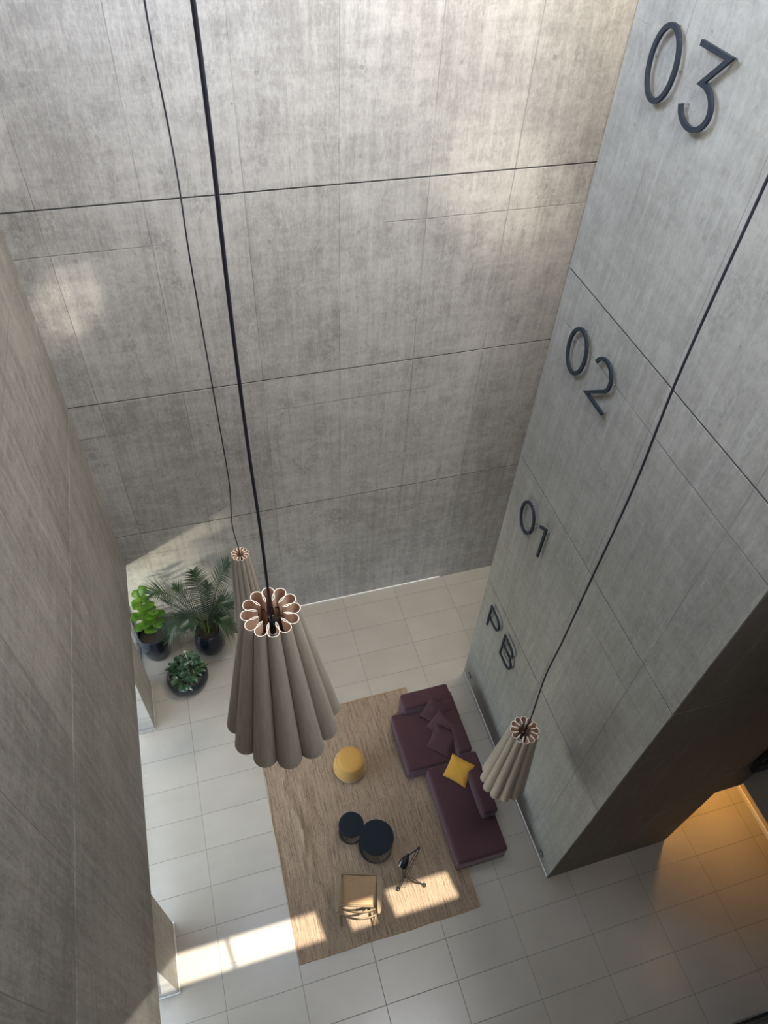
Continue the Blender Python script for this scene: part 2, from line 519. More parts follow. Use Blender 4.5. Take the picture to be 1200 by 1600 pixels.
def thing(name, loc, label, cat, group=None, rz=0.0):
    o = bpy.data.objects.new(name, None)
    o.empty_display_size = 0.1
    o.location = loc
    o.rotation_euler = (0, 0, rz)
    COL.objects.link(o)
    return tag(o, label, cat, group)


def struct(o):
    o['kind'] = 'structure'
    return o


def soft_box(name, mat, parent, x0, x1, y0, y1, z0, z1, rad=0.04, taper=0.0, puff=0.0, nx=10, ny=12, nz=5, seed=0.0, wrinkle=0.004):
    """upholstered block: rounded edges, puffed faces, slight wrinkles; taper pulls the bottom in"""
    bm = bmesh.new()
    bmesh.ops.create_cube(bm, size=2.0)
    bmesh.ops.subdivide_edges(bm, edges=bm.edges[:], cuts=13, use_grid_fill=True)
    cx, cy, cz = (x0 + x1) / 2, (y0 + y1) / 2, (z0 + z1) / 2
    hx, hy, hz = (x1 - x0) / 2, (y1 - y0) / 2, (z1 - z0) / 2
    def warp(t, h):           # gather the grid lines towards the edges
        a = abs(t)
        core = (h - rad) / h
        return math.copysign(a / 0.7143 * core if a < 0.7143 else core + (a - 0.7143) / 0.2857 * (1 - core), t) * h
    for v in bm.verts:
        p = Vector((warp(v.co.x, hx), warp(v.co.y, hy), warp(v.co.z, hz)))
        q = Vector((max(-hx + rad, min(hx - rad, p.x)), max(-hy + rad, min(hy - rad, p.y)), max(-hz + rad, min(hz - rad, p.z))))
        d = p - q
        if d.length > 1e-6:
            n = d.normalized()
            p = q + n * rad
        else:
            n = Vector((0, 0, 0))
        u, w, t = p.x / hx, p.y / hy, p.z / hz
        if n.z > 0.5: p.z += puff * (1 - u * u) * (1 - w * w)
        if abs(n.x) > 0.5: p.x += math.copysign(puff * 0.5 * (1 - w * w) * (1 - t * t), n.x)
        if abs(n.y) > 0.5: p.y += math.copysign(puff * 0.5 * (1 - u * u) * (1 - t * t), n.y)
        k = (hz - p.z) / (2 * hz)
        p.x *= 1 - taper * k / hx
        p.y *= 1 - taper * k / hy
        s = wrinkle * mn.noise(Vector((p.x * 5 + seed, p.y * 5, p.z * 7)))
        p += n * s
        v.co = p + Vector((cx, cy, cz))
    me = bpy.data.meshes.new(name)
    bm.to_mesh(me); bm.free()
    me.materials.append(mat)
    for f in me.polygons: f.use_smooth = True
    o = bpy.data.objects.new(name, me)
    COL.objects.link(o)
    o.parent = parent
    return o


def pillow(name, mat, size, loc, rot, label, cat, group, thick=0.075, seed=0):
    n = 18
    vs, fs = [], []
    for side in (1, -1):
        for j in range(n + 1):
            for i in range(n + 1):
                u, v = i / n * 2 - 1, j / n * 2 - 1
                e = (1 - abs(u) ** 2.6) * (1 - abs(v) ** 2.6)
                hgt = thick * max(e, 0) ** 0.55
                pin = 0.055
                x = u * (1 - pin * (1 - v * v) * abs(u) ** 1) * size / 2
                y = v * (1 - pin * (1 - u * u) * abs(v) ** 1) * size / 2
                w = 0.010 * mn.noise(Vector((u * 2.4 + seed, v * 2.4, side))) * (1 if e > 0 else 0)
                w += 0.006 * mn.noise(Vector((u * 6 + seed, v * 6, side * 3)))
                vs.append((x, y, side * (hgt + 0.003) + w * min(1, e * 4)))
    N = (n + 1) ** 2
    for s in (0, 1):
        for j in range(n):
            for i in range(n):
                a = s * N + j * (n + 1) + i
                q = (a, a + 1, a + n + 2, a + n + 1)
                fs.append(q if s == 0 else q[::-1])
    ring = [i for i in range(n + 1)] + [(j) * (n + 1) + n for j in range(1, n + 1)] + [n * (n + 1) + i for i in range(n - 1, -1, -1)] + [j * (n + 1) for j in range(n - 1, 0, -1)]
    for k in range(len(ring)):
        a, b = ring[k], ring[(k + 1) % len(ring)]
        fs.append((b, a, a + N, b + N))
    mb = MB(); mb.add(vs, fs)
    o = mb.obj(name, mat, None, smooth=True, auto=False)
    o.location = loc
    o.rotation_euler = rot
    # piping along the seam
    pm = MB()
    pts = [((Vector(vs[i]) + Vector(vs[i + N])) / 2) * 1.005 for i in ring]
    pm.tube(pts + [pts[0]], 0.005, 6)
    pm.obj('piping', mat, o, smooth=True)
    return tag(o, label, cat, group)


# ---------------------------------------------------------------- the building
# floor
mb = MB(); mb.box(-2.6, 9.6, -3.7, YB + 0.02, -0.2, 0)
fl = struct(mb.obj('floor', M['tiles']))
mb = MB(); mb.box(-16, -2.6, -8, 16, -0.25, -0.03)
struct(mb.obj('trim_1', M['ground']))['label'] = 'pale paving outside the low window'

LIFTS = [0.0, 3.22, 6.10, 8.92, 11.80, 14.7, ZR + 0.4]
GAP = 0.022
def lifted(name, mat, x0, x1, y0, y1, zs, face):
    """wall poured in lifts: blocks with dark near-flush strips as joint shade between them"""
    b = MB()
    for a, c in zip(zs[:-1], zs[1:]):
        b.box(x0, x1, y0, y1, a + (GAP / 2 if a != zs[0] else 0), c - GAP / 2)
    i = 0.007
    X0, X1, Y0, Y1 = x0, x1, y0, y1
    if 'x' in face: X0 += i
    if 'X' in face: X1 -= i
    if 'y' in face: Y0 += i
    if 'Y' in face: Y1 -= i
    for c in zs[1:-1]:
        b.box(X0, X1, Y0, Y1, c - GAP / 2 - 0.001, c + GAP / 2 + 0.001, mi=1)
    return struct(b.obj(name, [mat, M['joint_shade']]))

lifted('wall_back', M['conc_back'], -9.0, 9.6, YB, YB + 0.3, LIFTS, 'y')
# left wall hangs above the low window; an unseen opening is added higher up to light the tower
ZB = 2.45
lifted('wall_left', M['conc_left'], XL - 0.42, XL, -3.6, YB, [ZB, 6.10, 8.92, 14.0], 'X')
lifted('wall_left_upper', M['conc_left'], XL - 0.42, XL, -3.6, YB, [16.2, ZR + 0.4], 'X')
mb = MB()
mb.box(XL - 0.42, XL, -3.6, 1.0, 14.0, 16.2)
mb.box(XL - 0.42, XL, 8.2, YB, 14.0, 16.2)
struct(mb.obj('wall_left_high', M['conc_left']))
mb = MB(); mb.box(-2.25, -1.9, -3.6, 1.35, 0, ZB)
struct(mb.obj('wall_left_lower', M['conc_left']))
# piers under the left wall
for i, (a, c) in enumerate(((2.34, 3.29), (6.62, 7.56))):
    mb = MB(); mb.box(-2.19, -1.88, a, c, 0.0, ZB)
    o = struct(mb.obj('wall_pier', M['conc_pier'], bevel=0.006))
    mb = MB(); mb.box(-2.205, -1.865, a - 0.015, c + 0.015, 0, 0.035)
    struct(mb.obj('baseboard_pier', M['alu']))
# lift tower
lifted('wall_tower', M['conc_tower'], XT, XT + 0.35, YT0, YT1, LIFTS, 'xyY')
lifted('wall_tower_side', M['conc_shaded'], XT + 0.012, 6.35, YT0 - 0.006, YT0 + 0.3, LIFTS, 'y')
mb = MB(); mb.box(XT + 0.352, 9.5, YT1 - 0.3, YT1, 0, ZR)
struct(mb.obj('wall_tower_rear', M['conc_shaded']))
# lintel and gallery above the passage
mb = MB()
mb.box(6.352, 6.83, YT0, YT0 + 0.3, 2.24, 3.12)
mb.box(6.83, 9.5, -3.6, YT0 + 0.3, 2.30, 3.12)
struct(mb.obj('wall_gallery', M['conc_shaded'], bevel=0.004))
mb = MB(); mb.box(6.35, 6.50, YT0, YT0 + 0.3, 3.12, 8.92)
struct(mb.obj('wall_gallery_upper', M['conc_shaded']))
mb = MB(); mb.box(8.16, 8.4, -3.6, 4.3, 0, 2.3)
struct(mb.obj('wall_corridor', M['warm_wall']))
mb = MB(); mb.box(6.0, 8.16, 4.0, 4.3, 0, 2.3); mb.box(6.2, 8.16, YT0 + 0.3, 4.0, 2.24, 2.4)
struct(mb.obj('wall_corridor_end', M['warm_wall']))
mb = MB(); mb.box(8.14, 8.16, -3.6, 4.0, 0, 0.09)
struct(mb.obj('baseboard_corridor', M['white_trim']))
mb = MB(); mb.box(8.4, 8.7, -3.6, YT1, 3.12, 8.92)
struct(mb.obj('wall_gallery_rear', M['warm_wall']))
# unseen slab and wall above it shade the lobby side; front wall, right wall
mb = MB(); mb.box(4.32, 9.6, -3.6, YT0 - 0.02, 8.92, 9.3)
struct(mb.obj('ceiling_lobby', M['plaster_roof']))
mb = MB(); mb.box(5.2, 5.4, -3.6, YT0 - 0.02, 9.3, ZR)
struct(mb.obj('wall_right_upper', M['conc_shaded']))
mb = MB(); mb.box(-2.2, 9.6, -3.9, -3.6, 0, ZR + 0.4)
struct(mb.obj('wall_front', M['conc_shaded']))
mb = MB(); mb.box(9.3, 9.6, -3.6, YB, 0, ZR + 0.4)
struct(mb.obj('wall_right', M['conc_shaded']))
# unseen roof; slots and back skylight cut to shape where daylight falls
Y0, Y1 = -2.86, -2.44
SH = -0.07      # slots lean like the light they throw
mb = MB()
zr0, zr1 = ZR, ZR + 0.05
mb.box(-2.2, 9.6, -3.9, Y0, zr0, zr1)
mb.box(-2.2, 9.6, Y1, 7.35, zr0, zr1)
mb.box(-2.2, 3.6, 7.35, YB + 0.3, zr0, zr1)
mb.box(8.2, 9.6, 7.35, YB + 0.3, zr0, zr1)
mb.box(3.6, 8.2, 8.42, YB + 0.3, zr0, zr1)
for a, c in ((1.375, 1.425), (2.805, 3.255), (3.655, 3.975), (5.035, 9.6)):
    vs = []
    for z in (zr0, zr1):
        vs += [(a - SH / 2, Y0, z), (c - SH / 2, Y0, z), (a + SH / 2, Y1, z), (c + SH / 2, Y1, z)]
    mb.add(vs, [(0, 2, 3, 1), (4, 5, 7, 6), (0, 1, 5, 4), (2, 6, 7, 3), (0, 4, 6, 2), (1, 3, 7, 5)])
struct(mb.obj('ceiling', M['plaster_roof']))
mb = MB(); mb.box(-1.77, 5.1, Y0, Y1, ZR + 0.05, ZR + 0.062)
struct(mb.obj('sun_dimming_pane', M['tinted']))  # unseen pane added over the slots to dim the sun

# baseboards
mb = MB(); mb.box(-2.0, 4.4, YB - 0.022, YB, 0, 0.035)
struct(mb.obj('baseboard_back', M['white_trim']))
mb = MB(); mb.box(XT - 0.02, XT, YT0, YT1, 0, 0.09)
struct(mb.obj('baseboard_tower', M['alu'], bevel=0.003))

# low window wall on the left: mullions and panes between the piers
win = bpy.data.objects.new('window_1', None); COL.objects.link(win); struct(win)
mb = MB()
def frame_run(xw, ys):
    mb.box(xw - 0.025, xw + 0.025, ys[0], ys[-1], 0, 0.03)
    for y in ys: mb.box(xw - 0.025, xw + 0.025, y - 0.018, y + 0.018, 0.0, ZB)
frame_run(-2.34, (1.38, 2.45, 3.5, 4.55, 5.6, 6.6))
frame_run(-2.05, (7.58, 8.58))
mb.obj('window_frame', M['grey_frame'], win)
for xw, a, c in ((-2.34, 1.4, 2.43), (-2.34, 2.47, 3.48), (-2.34, 3.52, 4.53), (-2.34, 4.57, 5.58), (-2.34, 5.62, 6.58), (-2.05, 7.6, 8.56)):
    mb = MB(); mb.box(xw - 0.005, xw + 0.005, a, c, 0.03, ZB)
    mb.obj('pane', M['glass'], win)

# warm lamp in the passage ceiling
t = thing('ceiling_downlight', (7.25, 3.3, 2.22), 'warm recessed light glowing over the passage beside the dark wall', 'light')
mb = MB(); mb.lathe([(0.07, 0.0), (0.07, -0.02), (0.05, -0.02), (0.05, 0.0)], 24, close=True)
mb.obj('trim_ring', M['black'], t, smooth=True)
a1 = area('passage_lamp', (7.25, 3.3, 2.17), (0.12, -0.12, -1), 0.25, 0.25, power=34, color=(1.0, 0.52, 0.14), spread=115)
a2 = area('gallery_lamp', (7.9, 1.0, 5.6), (-0.1, 0, -1), 0.5, 0.5, power=8, color=(1.0, 0.5, 0.18))

# black steel rail at the gallery edge
t = thing('gallery_rail', (6.52, 2.26, 3.12), 'black steel rail at the lit gallery opening in the dark wall', 'rail')
mb = MB(); mb.box(0.0, 2.6, -0.06, 0.02, 0.0, 0.30); mb.obj('channel', M['black'], t)
mb = MB(); mb.tube([(0.03, -0.02, 0.30), (0.03, -0.02, 1.15)], 0.022, 8); mb.obj('post', M['black'], t, smooth=True)
mb = MB(); mb.tube([(0.03, -0.02, 1.15), (2.6, -0.02, 1.15)], 0.022, 8); mb.obj('handrail', M['black'], t, smooth=True)

# entrance partition in the lower right corner
t = thing('glass_partition', (5.2, -0.30, 0), 'glass partition with steel base channel and dark matting, bottom right corner', 'partition')
mb = MB(); mb.box(0, 2.9, -0.06, 0.0, 0, 0.05); mb.obj('base_channel', M['steel'], t)
mb = MB(); mb.box(0, 2.9, -0.036, -0.024, 0.05, 0.7); mb.obj('pane', M['glass'], t)
mb = MB(); mb.box(0, 2.9, -0.05, -0.01, 0.7, 0.74); mb.obj('top_rail', M['black'], t)
mb = MB(); mb.box(1.42, 1.50, -0.09, 0.01, 0.0, 0.74); mb.obj('bracket', M['black'], t, bevel=0.01)
mb = MB(); mb.box(5.2, 8.1, -3.5, -0.62, 0, 0.012)
tag(mb.obj('entrance_mat', M['dark_floor']), 'dark entrance matting behind the glass partition', 'mat')

# wall sockets on the tower
for i, (y, z, lab) in enumerate(((2.62, 0.28, 'small dark wall socket low on the tower near its front corner'),
                                 (6.02, 0.30, 'small dark wall socket low on the tower below the PB letters'))):
    t = thing('wall_socket', (XT, y, z), lab, 'socket', 'sockets on the concrete tower')
    mb = MB(); mb.box(-0.010, 0, -0.055, 0.055, -0.035, 0.035); mb.obj('cover_plate', M['black'], t, bevel=0.003)
    mb = MB(); mb.box(-0.014, -0.010, -0.02, 0.02, -0.015, 0.015); mb.obj('outlet', M['steel'], t)

# ---------------------------------------------------------------- numerals on the tower
def ribbon(pts, w, closed=False):
    P = [Vector((p[0], p[1])) for p in pts]
    n = len(P)
    L, Rr = [], []
    for i in range(n):
        a = P[i - 1] if (i > 0 or closed) else None
        c = P[(i + 1) % n] if (i < n - 1 or closed) else None
        d1 = (P[i] - a).normalized() if a is not None else None
        d2 = (c - P[i]).normalized() if c is not None else None
        if d1 is None: d1 = d2
        if d2 is None: d2 = d1
        n1 = Vector((-d1.y, d1.x)); n2 = Vector((-d2.y, d2.x))
        mm = (n1 + n2)
        mm = mm.normalized() if mm.length > 1e-4 else n1
        k = min(1 / max(mm.dot(n1), 0.35), 2.4)
        L.append(P[i] + mm * w / 2 * k); Rr.append(P[i] - mm * w / 2 * k)
    return L, Rr

def arc(cx, cy, rx, ry, a0, a1, n=24):
    return [(cx + rx * math.cos(math.radians(a0 + (a1 - a0) * i / n)), cy + ry * math.sin(math.radians(a0 + (a1 - a0) * i / n))) for i in range(n + 1)]

SW = 0.040
XF0, XF1 = 4.035, 4.062
def glyph(name, strokes, y0, z0, pins, label):
    t = thing(name, (XT, y0, z0), label, 'sign letter' if 'letter' in name else 'sign number', 'metal floor markers on the tower')
    mb = MB()
    for pts, closed in strokes:
        L, Rr = ribbon(pts, SW, closed)
        n = len(L)
        vs = []
        for i in range(n):
            for q, x in ((L[i], XF0), (Rr[i], XF0), (Rr[i], XF1), (L[i], XF1)):
                vs.append((x - XT, -q.x, q.y))
        fs = []
        for i in range(n if closed else n - 1):
            a, b = 4 * i, 4 * ((i + 1) % n)
            for j in range(4):
                fs.append((a + j, a + (j + 1) % 4, b + (j + 1) % 4, b + j))
        if not closed:
            fs += [(3, 2, 1, 0), tuple(4 * (n - 1) + j for j in range(4))]
        mb.add(vs, fs)
    mb.obj('face', M['numeral'], t)
    for (u, v) in pins:
        p = MB(); p.tube([(XF1 - XT, -u, v), (0, -u, v)], 0.006, 8)
        p.obj('standoff_pin', M['steel'], t, smooth=True)

GW, GH = 0.40, 0.55
oval = [(arc(GW / 2, GH / 2, GW / 2 - 0.02, GH / 2 - 0.01, 0, 360, 47)[:-1], True)]
opins = [(0.02, 0.28), (0.38, 0.28), (0.2, 0.01), (0.2, 0.54)]
three = [([(0.02, 0.54), (0.385, 0.54), (0.17, 0.315)] + arc(0.19, 0.16, 0.185, 0.155, 84, -165, 30), False)]
two = [(arc(0.19, 0.365, 0.165, 0.175, 160, -40, 26) + [(0.02, 0.01), (0.39, 0.01)], False)]
one = [([(0.0, 0.47), (0.14, 0.555), (0.14, 0.0)], False)]
let_p = [([(0.02, 0.0), (0.02, 0.555)], False), ([(0.02, 0.54)] + arc(0.22, 0.395, 0.155, 0.145, 90, -90, 20) + [(0.02, 0.25)], False)]
let_b = [([(0.02, 0.0), (0.02, 0.555)], False), ([(0.02, 0.54)] + arc(0.22, 0.425, 0.13, 0.115, 90, -90, 18) + [(0.02, 0.31)], False),
         ([(0.22, 0.31)] + arc(0.24, 0.16, 0.155, 0.15, 90, -90, 18) + [(0.02, 0.01)], False)]
ZG = [10.81, 8.02, 5.24, 2.44]
glyph('sign_numeral', oval, 5.80, ZG[0], opins, 'dark metal numeral 0 beside the 3, topmost on the concrete tower')
glyph('sign_numeral', three, 5.23, ZG[0], [(0.38, 0.54), (0.19, 0.32), (0.03, 0.12), (0.2, 0.005)], 'dark metal numeral 3 at the top of the concrete tower')
glyph('sign_numeral', oval, 5.80, ZG[1], opins, 'dark metal numeral 0 beside the 2 on the concrete tower')
glyph('sign_numeral', two, 5.25, ZG[1], [(0.35, 0.36), (0.06, 0.45), (0.37, 0.01)], 'dark metal numeral 2 on the concrete tower')
glyph('sign_numeral', oval, 5.80, ZG[2], opins, 'dark metal numeral 0 beside the 1 on the concrete tower')
glyph('sign_numeral', one, 5.27, ZG[2], [(0.14, 0.5), (0.14, 0.05)], 'dark metal numeral 1 on the concrete tower')
glyph('sign_letter', let_p, 5.86, ZG[3], [(0.02, 0.5), (0.02, 0.05), (0.37, 0.4)], 'dark metal letter P low on the concrete tower')
glyph('sign_letter', let_b, 5.28, ZG[3], [(0.02, 0.5), (0.02, 0.05), (0.34, 0.43), (0.38, 0.16)], 'dark metal letter B low on the concrete tower')

# ---------------------------------------------------------------- pendant lamps
def pendant(loc_top, rt, rb, hgt, cord_pts, label, cord_r=0.006, phase=0.0, lobes=12):
    x0, y0, zt = loc_top
    t = thing('pendant_lamp', (x0, y0, zt), label, 'pendant lamp', 'fluted pendant lamps')
    NR = 10
    phi = math.pi / lobes
    rows = []
    NS = 20
    for r in range(NR + 1):
        k = r / NR
        Rk = rt + (rb - rt) * k
        rin = (0.47 + 0.17 * k) * Rk
        s = math.sin(phi)
        rc = Rk / (1 + s * 1.06); a = rc * s * 1.06
        row = []
        for j in range(lobes):
            th = phase + 2 * phi * j
            loc = []
            a0 = math.radians(108)
            for i in range(NS + 1):
                al = -a0 + 2 * a0 * i / NS
                loc.append((rc + a * math.cos(al), a * math.sin(al)))
            # sides curl to the valley
            ve = (rin * math.cos(phi), rin * math.sin(phi) * 0.96)
            e = loc[-1]
            side = []
            for i in range(1, 6):
                w = i / 6
                bx = e[0] + (ve[0] - e[0]) * w
                lim = math.tan(phi) * bx * 0.97
                by = e[1] + (ve[1] - e[1]) * w
                by = min(by - 0.10 * a * math.sin(math.pi * w), lim)
                side.append((bx, by))
            full = [(p[0], -p[1]) for p in reversed(side)] + loc + side + [(ve[0] - 0.03 * Rk, rin * math.sin(phi))]
            for p in full:
                row.append((p[0] * math.cos(th) - p[1] * math.sin(th), p[0] * math.sin(th) + p[1] * math.cos(th)))
        rows.append(row)
    n = len(rows[0])
    me_v, fs = [], []
    for r, row in enumerate(rows):
        for p in row: me_v.append((p[0], p[1], -hgt * r / NR))
    for r in range(NR):
        for i in range(n):
            a, b = r * n + i, r * n + (i + 1) % n
            fs.append((a, b, b + n, a + n))
    me = bpy.data.meshes.new('shade')
    me.from_pydata(me_v, [], fs)
    uvl = me.uv_layers.new(name='UVMap')
    for p in me.polygons:
        p.use_smooth = True
        for li in p.loop_indices:
            vi = me.loops[li].vertex_index
            uvl.data[li].uv = ((vi % n) / n, (vi // n) / NR)
    for mm in ('shade_out', 'shade_in', 'shade_rim'): me.materials.append(M[mm])
    bm = bmesh.new(); bm.from_mesh(me)
    bmesh.ops.recalc_face_normals(bm, faces=bm.faces)
    # outward orientation
    f0 = max(bm.faces, key=lambda f: f.calc_center_median().xy.length)
    if f0.normal.xy.dot(f0.calc_center_median().xy) < 0:
        bmesh.ops.reverse_faces(bm, faces=bm.faces)
    bm.to_mesh(me); bm.free()
    o = bpy.data.objects.new('shade', me); COL.objects.link(o); o.parent = t
    sm = o.modifiers.new('solid', 'SOLIDIFY')
    sm.thickness = 0.0045; sm.offset = -1; sm.use_rim = True
    sm.material_offset = 1; sm.material_offset_rim = 2
    sm.use_even_offset = False
    es = o.modifiers.new('split', 'EDGE_SPLIT')
    es.split_angle = math.radians(50)
    # wire frame: ring and spokes a hand below the rim
    zr = -0.09 - 0.1 * rt
    rr = 0.50 * (rt + (rb - rt) * 0.1)
    mb = MB()
    mb.tube([(rr * math.cos(a), rr * math.sin(a), zr) for a in [2 * math.pi * i / 32 for i in range(33)]], 0.004, 6, caps=False)
    for i in range(4):
        a = phase + i * math.pi / 2 + 0.4
        mb.tube([(0, 0, zr), (rr * math.cos(a), rr * math.sin(a), zr)], 0.0035, 6)
    mb.obj('frame_ring', M['black'], t, smooth=True)
    mb = MB(); mb.lathe([(0.012, 0.02), (0.02, 0.0), (0.024, -0.06), (0.02, -0.12), (0.010, -0.125)], 16, c=(0, 0, zr)); mb.obj('lamp_holder', M['black'], t, smooth=True)
    mb = MB(); mb.lathe([(0.010, 0), (0.03, -0.03), (0.042, -0.07), (0.03, -0.11), (0.005, -0.125)], 20, c=(0, 0, zr - 0.12)); mb.obj('bulb', M['white_trim'], t, smooth=True)
    mb = MB()
    ring = [(0.016 * math.cos(a), 0.004, 0.016 * math.sin(a) + zr + 0.045) for a in [2 * math.pi * i / 16 for i in range(17)]]
    mb.tube(ring, 0.003, 6, caps=False); mb.obj('strain_ring', M['alu'], t, smooth=True)
    # cord
    mb = MB()
    pts = [Vector((0, 0, zr + 0.02))] + [Vector(p) - Vector((x0, y0, zt)) for p in cord_pts]
    # Catmull-Rom through the points
    fine = []
    for i in range(len(pts) - 1):
        p0, p1, p2, p3 = pts[max(i - 1, 0)], pts[i], pts[i + 1], pts[min(i + 2, len(pts) - 1)]
        for j in range(8):
            u = j / 8
            fine.append(0.5 * ((2 * p1) + (p2 - p0) * u + (2 * p0 - 5 * p1 + 4 * p2 - p3) * u * u + (3 * p1 - p0 - 3 * p2 + p3) * u ** 3))
    fine.append(pts[-1])
    mb.tube(fine, cord_r, 8); mb.obj('cord', M['cord'], t, smooth=True)
    mb = MB(); mb.lathe([(0.06, 0.0), (0.06, -0.03), (0.02, -0.05), (0.01, -0.05)], 24, c=tuple(pts[-1] - Vector((0, 0, 0)))); mb.obj('ceiling_rose', M['black'], t, smooth=True)
    return t

def wobble(x, y, z0, z1, amp, seed, n=14):
    out = []
    for i in range(1, n + 1):
        k = i / n
        z = z0 + (z1 - z0) * k
        w = amp * math.sin(math.pi * min(k * 1.0, 1)) + amp * 0.25
        out.append((x + w * mn.noise(Vector((seed, z * 0.9, 0))), y + w * mn.noise(Vector((seed + 9, z * 0.9, 4))), z))
    out[-1] = (x, y, z1)
    return out

pendant((0.189, 2.525, 9.2), 0.186, 0.43, 1.42, wobble(0.189, 2.525, 9.2, ZR, 0.05, 1.7, 10),
        'large fluted veneer pendant lamp hanging above the rug, biggest of three', 0.0085, -0.07)
pendant((3.145, 3.137, 4.5), 0.184, 0.325, 1.60, [(3.17, 3.15, 4.75), (3.155, 3.16, 5.2), (3.12, 3.16, 5.9), (3.125, 3.14, 6.6), (3.14, 3.14, 7.6)] + wobble(3.145, 3.137, 7.8, ZR, 0.05, 4.7, 8),
        'fluted veneer pendant lamp hanging beside the concrete tower above the sofa', 0.0095, 0.2)
pendant((0.165, 6.352, 5.0), 0.122, 0.25, 1.57, [(0.16, 6.34, 5.12), (0.135, 6.36, 5.4), (0.13, 6.34, 5.75), (0.175, 6.36, 6.3), (0.18, 6.34, 7.0)] + wobble(0.165, 6.352, 8.2, ZR, 0.06, 7.7, 8),
        'small slender fluted pendant lamp hanging near the palm and back wall', 0.0075, 0.12)

# ---------------------------------------------------------------- rug
def make_rug():
    nx, ny = 90, 110
    x0, x1, y0, y1 = -0.09, 2.88, 2.2, 6.22
    vs, fs = [], []
    def hgt(x, y):
        h = 0.013
        for (cx, cy, lx, ly, a) in ((0.32, 4.1, 0.05, 0.55, 0.040), (0.22, 5.05, 0.05, 0.3, 0.024), (0.45, 3.5, 0.06, 0.4, 0.018), (0.55, 4.9, 0.05, 0.25, 0.012)):
            dx = (x - cx - 0.05 * math.sin(y * 5)) / lx; dy = (y - cy) / ly
            h += a * math.exp(-dx * dx - dy * dy)
        h += 0.003 * mn.noise(Vector((x * 3, y * 1.2, 0)))
        return h
    for layer in (0, 1):
        for j in range(ny + 1):
            for i in range(nx + 1):
                u, v = i / nx, j / ny
                x = x0 + (x1 - x0) * u; y = y0 + (y1 - y0) * v
                ex = 0.02 * mn.noise(Vector((1, y * 1.5, 0))) + 0.008 * mn.noise(Vector((5, y * 9, 0)))
                ey = 0.02 * mn.noise(Vector((x * 1.5, 2, 0))) + 0.008 * mn.noise(Vector((x * 9, 7, 0)))
                X = x + ex * abs(2 * u - 1) ** 4; Y = y + ey * abs(2 * v - 1) ** 4
                vs.append((X, Y, hgt(X, Y) if layer == 0 else 0.001))
    N = (nx + 1) * (ny + 1)
    for j in range(ny):
        for i in range(nx):
            a = j * (nx + 1) + i
            fs.append((a, a + 1, a + nx + 2, a + nx + 1))
    ring = [i for i in range(nx + 1)] + [j * (nx + 1) + nx for j in range(1, ny + 1)] + [ny * (nx + 1) + i for i in range(nx - 1, -1, -1)] + [j * (nx + 1) for j in range(ny - 1, 0, -1)]
    for k in range(len(ring)):
        a, b = ring[k], ring[(k + 1) % len(ring)]
        fs.append((b, a, a + N, b + N))
    mb = MB(); mb.add(vs, fs)
    o = mb.obj('rug', M['rug'], smooth=True)
    tag(o, 'large striped brown jute rug lying on the grey tiles', 'rug')
    e = MB()
    pts = [Vector((vs[i][0], vs[i][1], 0.012)) for i in ring if True]
    e.tube(pts + [pts[0]], 0.009, 6, caps=False)
    e.obj('bound_edge', M['cane'], o, smooth=True)
make_rug()

# ---------------------------------------------------------------- sofa
RZ = 0.017
g = 'modules of the plum velvet sofa'
t = thing('sofa_module', (0, 0, 0), 'plum velvet sofa module with back, armrest and three purple cushions', 'sofa', g)
soft_box('seat', M['plum'], t, 2.36, 3.30, 4.47, 5.56, 0.06, 0.42, 0.035, 0.0, 0.012, seed=1)
soft_box('backrest', M['plum'], t, 3.27, 3.53, 4.47, 5.66, 0.06, 0.66, 0.045, 0.0, 0.01, seed=2)
soft_box('armrest', M['plum'], t, 2.58, 3.50, 5.50, 5.80, 0.06, 0.68, 0.04, 0.0, 0.008, seed=3)
mb = MB()
mb.box(2.42, 3.40, 4.60, 5.62, RZ + 0.012, 0.12); mb.obj('plinth', M['black'], t)
t = thing('sofa_module', (0, 0, 0), 'plum velvet chaise module with low backrest and one ochre cushion', 'sofa', g)
soft_box('seat', M['plum'], t, 2.68, 3.56, 2.80, 4.44, 0.06, 0.42, 0.045, 0.0, 0.012, seed=5)
soft_box('backrest', M['plum'], t, 3.30, 3.57, 3.36, 4.44, 0.40, 0.68, 0.05, 0.0, 0.01, seed=6)
mb = MB()
mb.box(2.74, 3.44, 2.92, 4.34, RZ + 0.012, 0.12); mb.obj('plinth', M['black'], t)

D = math.radians
gc = 'cushions on the plum sofa'
pillow('throw_cushion', M['plum'], 0.43, (3.08, 4.80, 0.55), Euler((D(0), D(-28), D(48))), 'plum cushion nearest the ochre one, lying flat in front', 'cushion', gc, 0.06, 3)
pillow('throw_cushion', M['plum'], 0.42, (3.16, 5.06, 0.57), Euler((D(10), D(-50), D(25))), 'plum cushion wedged in the middle of the three plum ones', 'cushion', gc, 0.06, 8)
pillow('throw_cushion', M['plum'], 0.45, (3.14, 5.33, 0.60), Euler((D(30), D(-50), D(30))), 'plum cushion leaning in the corner by the armrest', 'cushion', gc, 0.06, 12)
pillow('throw_cushion', M['ochre'], 0.42, (3.17, 4.20, 0.585), Euler((D(0), D(-40), D(45))), 'ochre yellow velvet cushion leaning on the chaise backrest', 'cushion', gc, 0.06, 5)

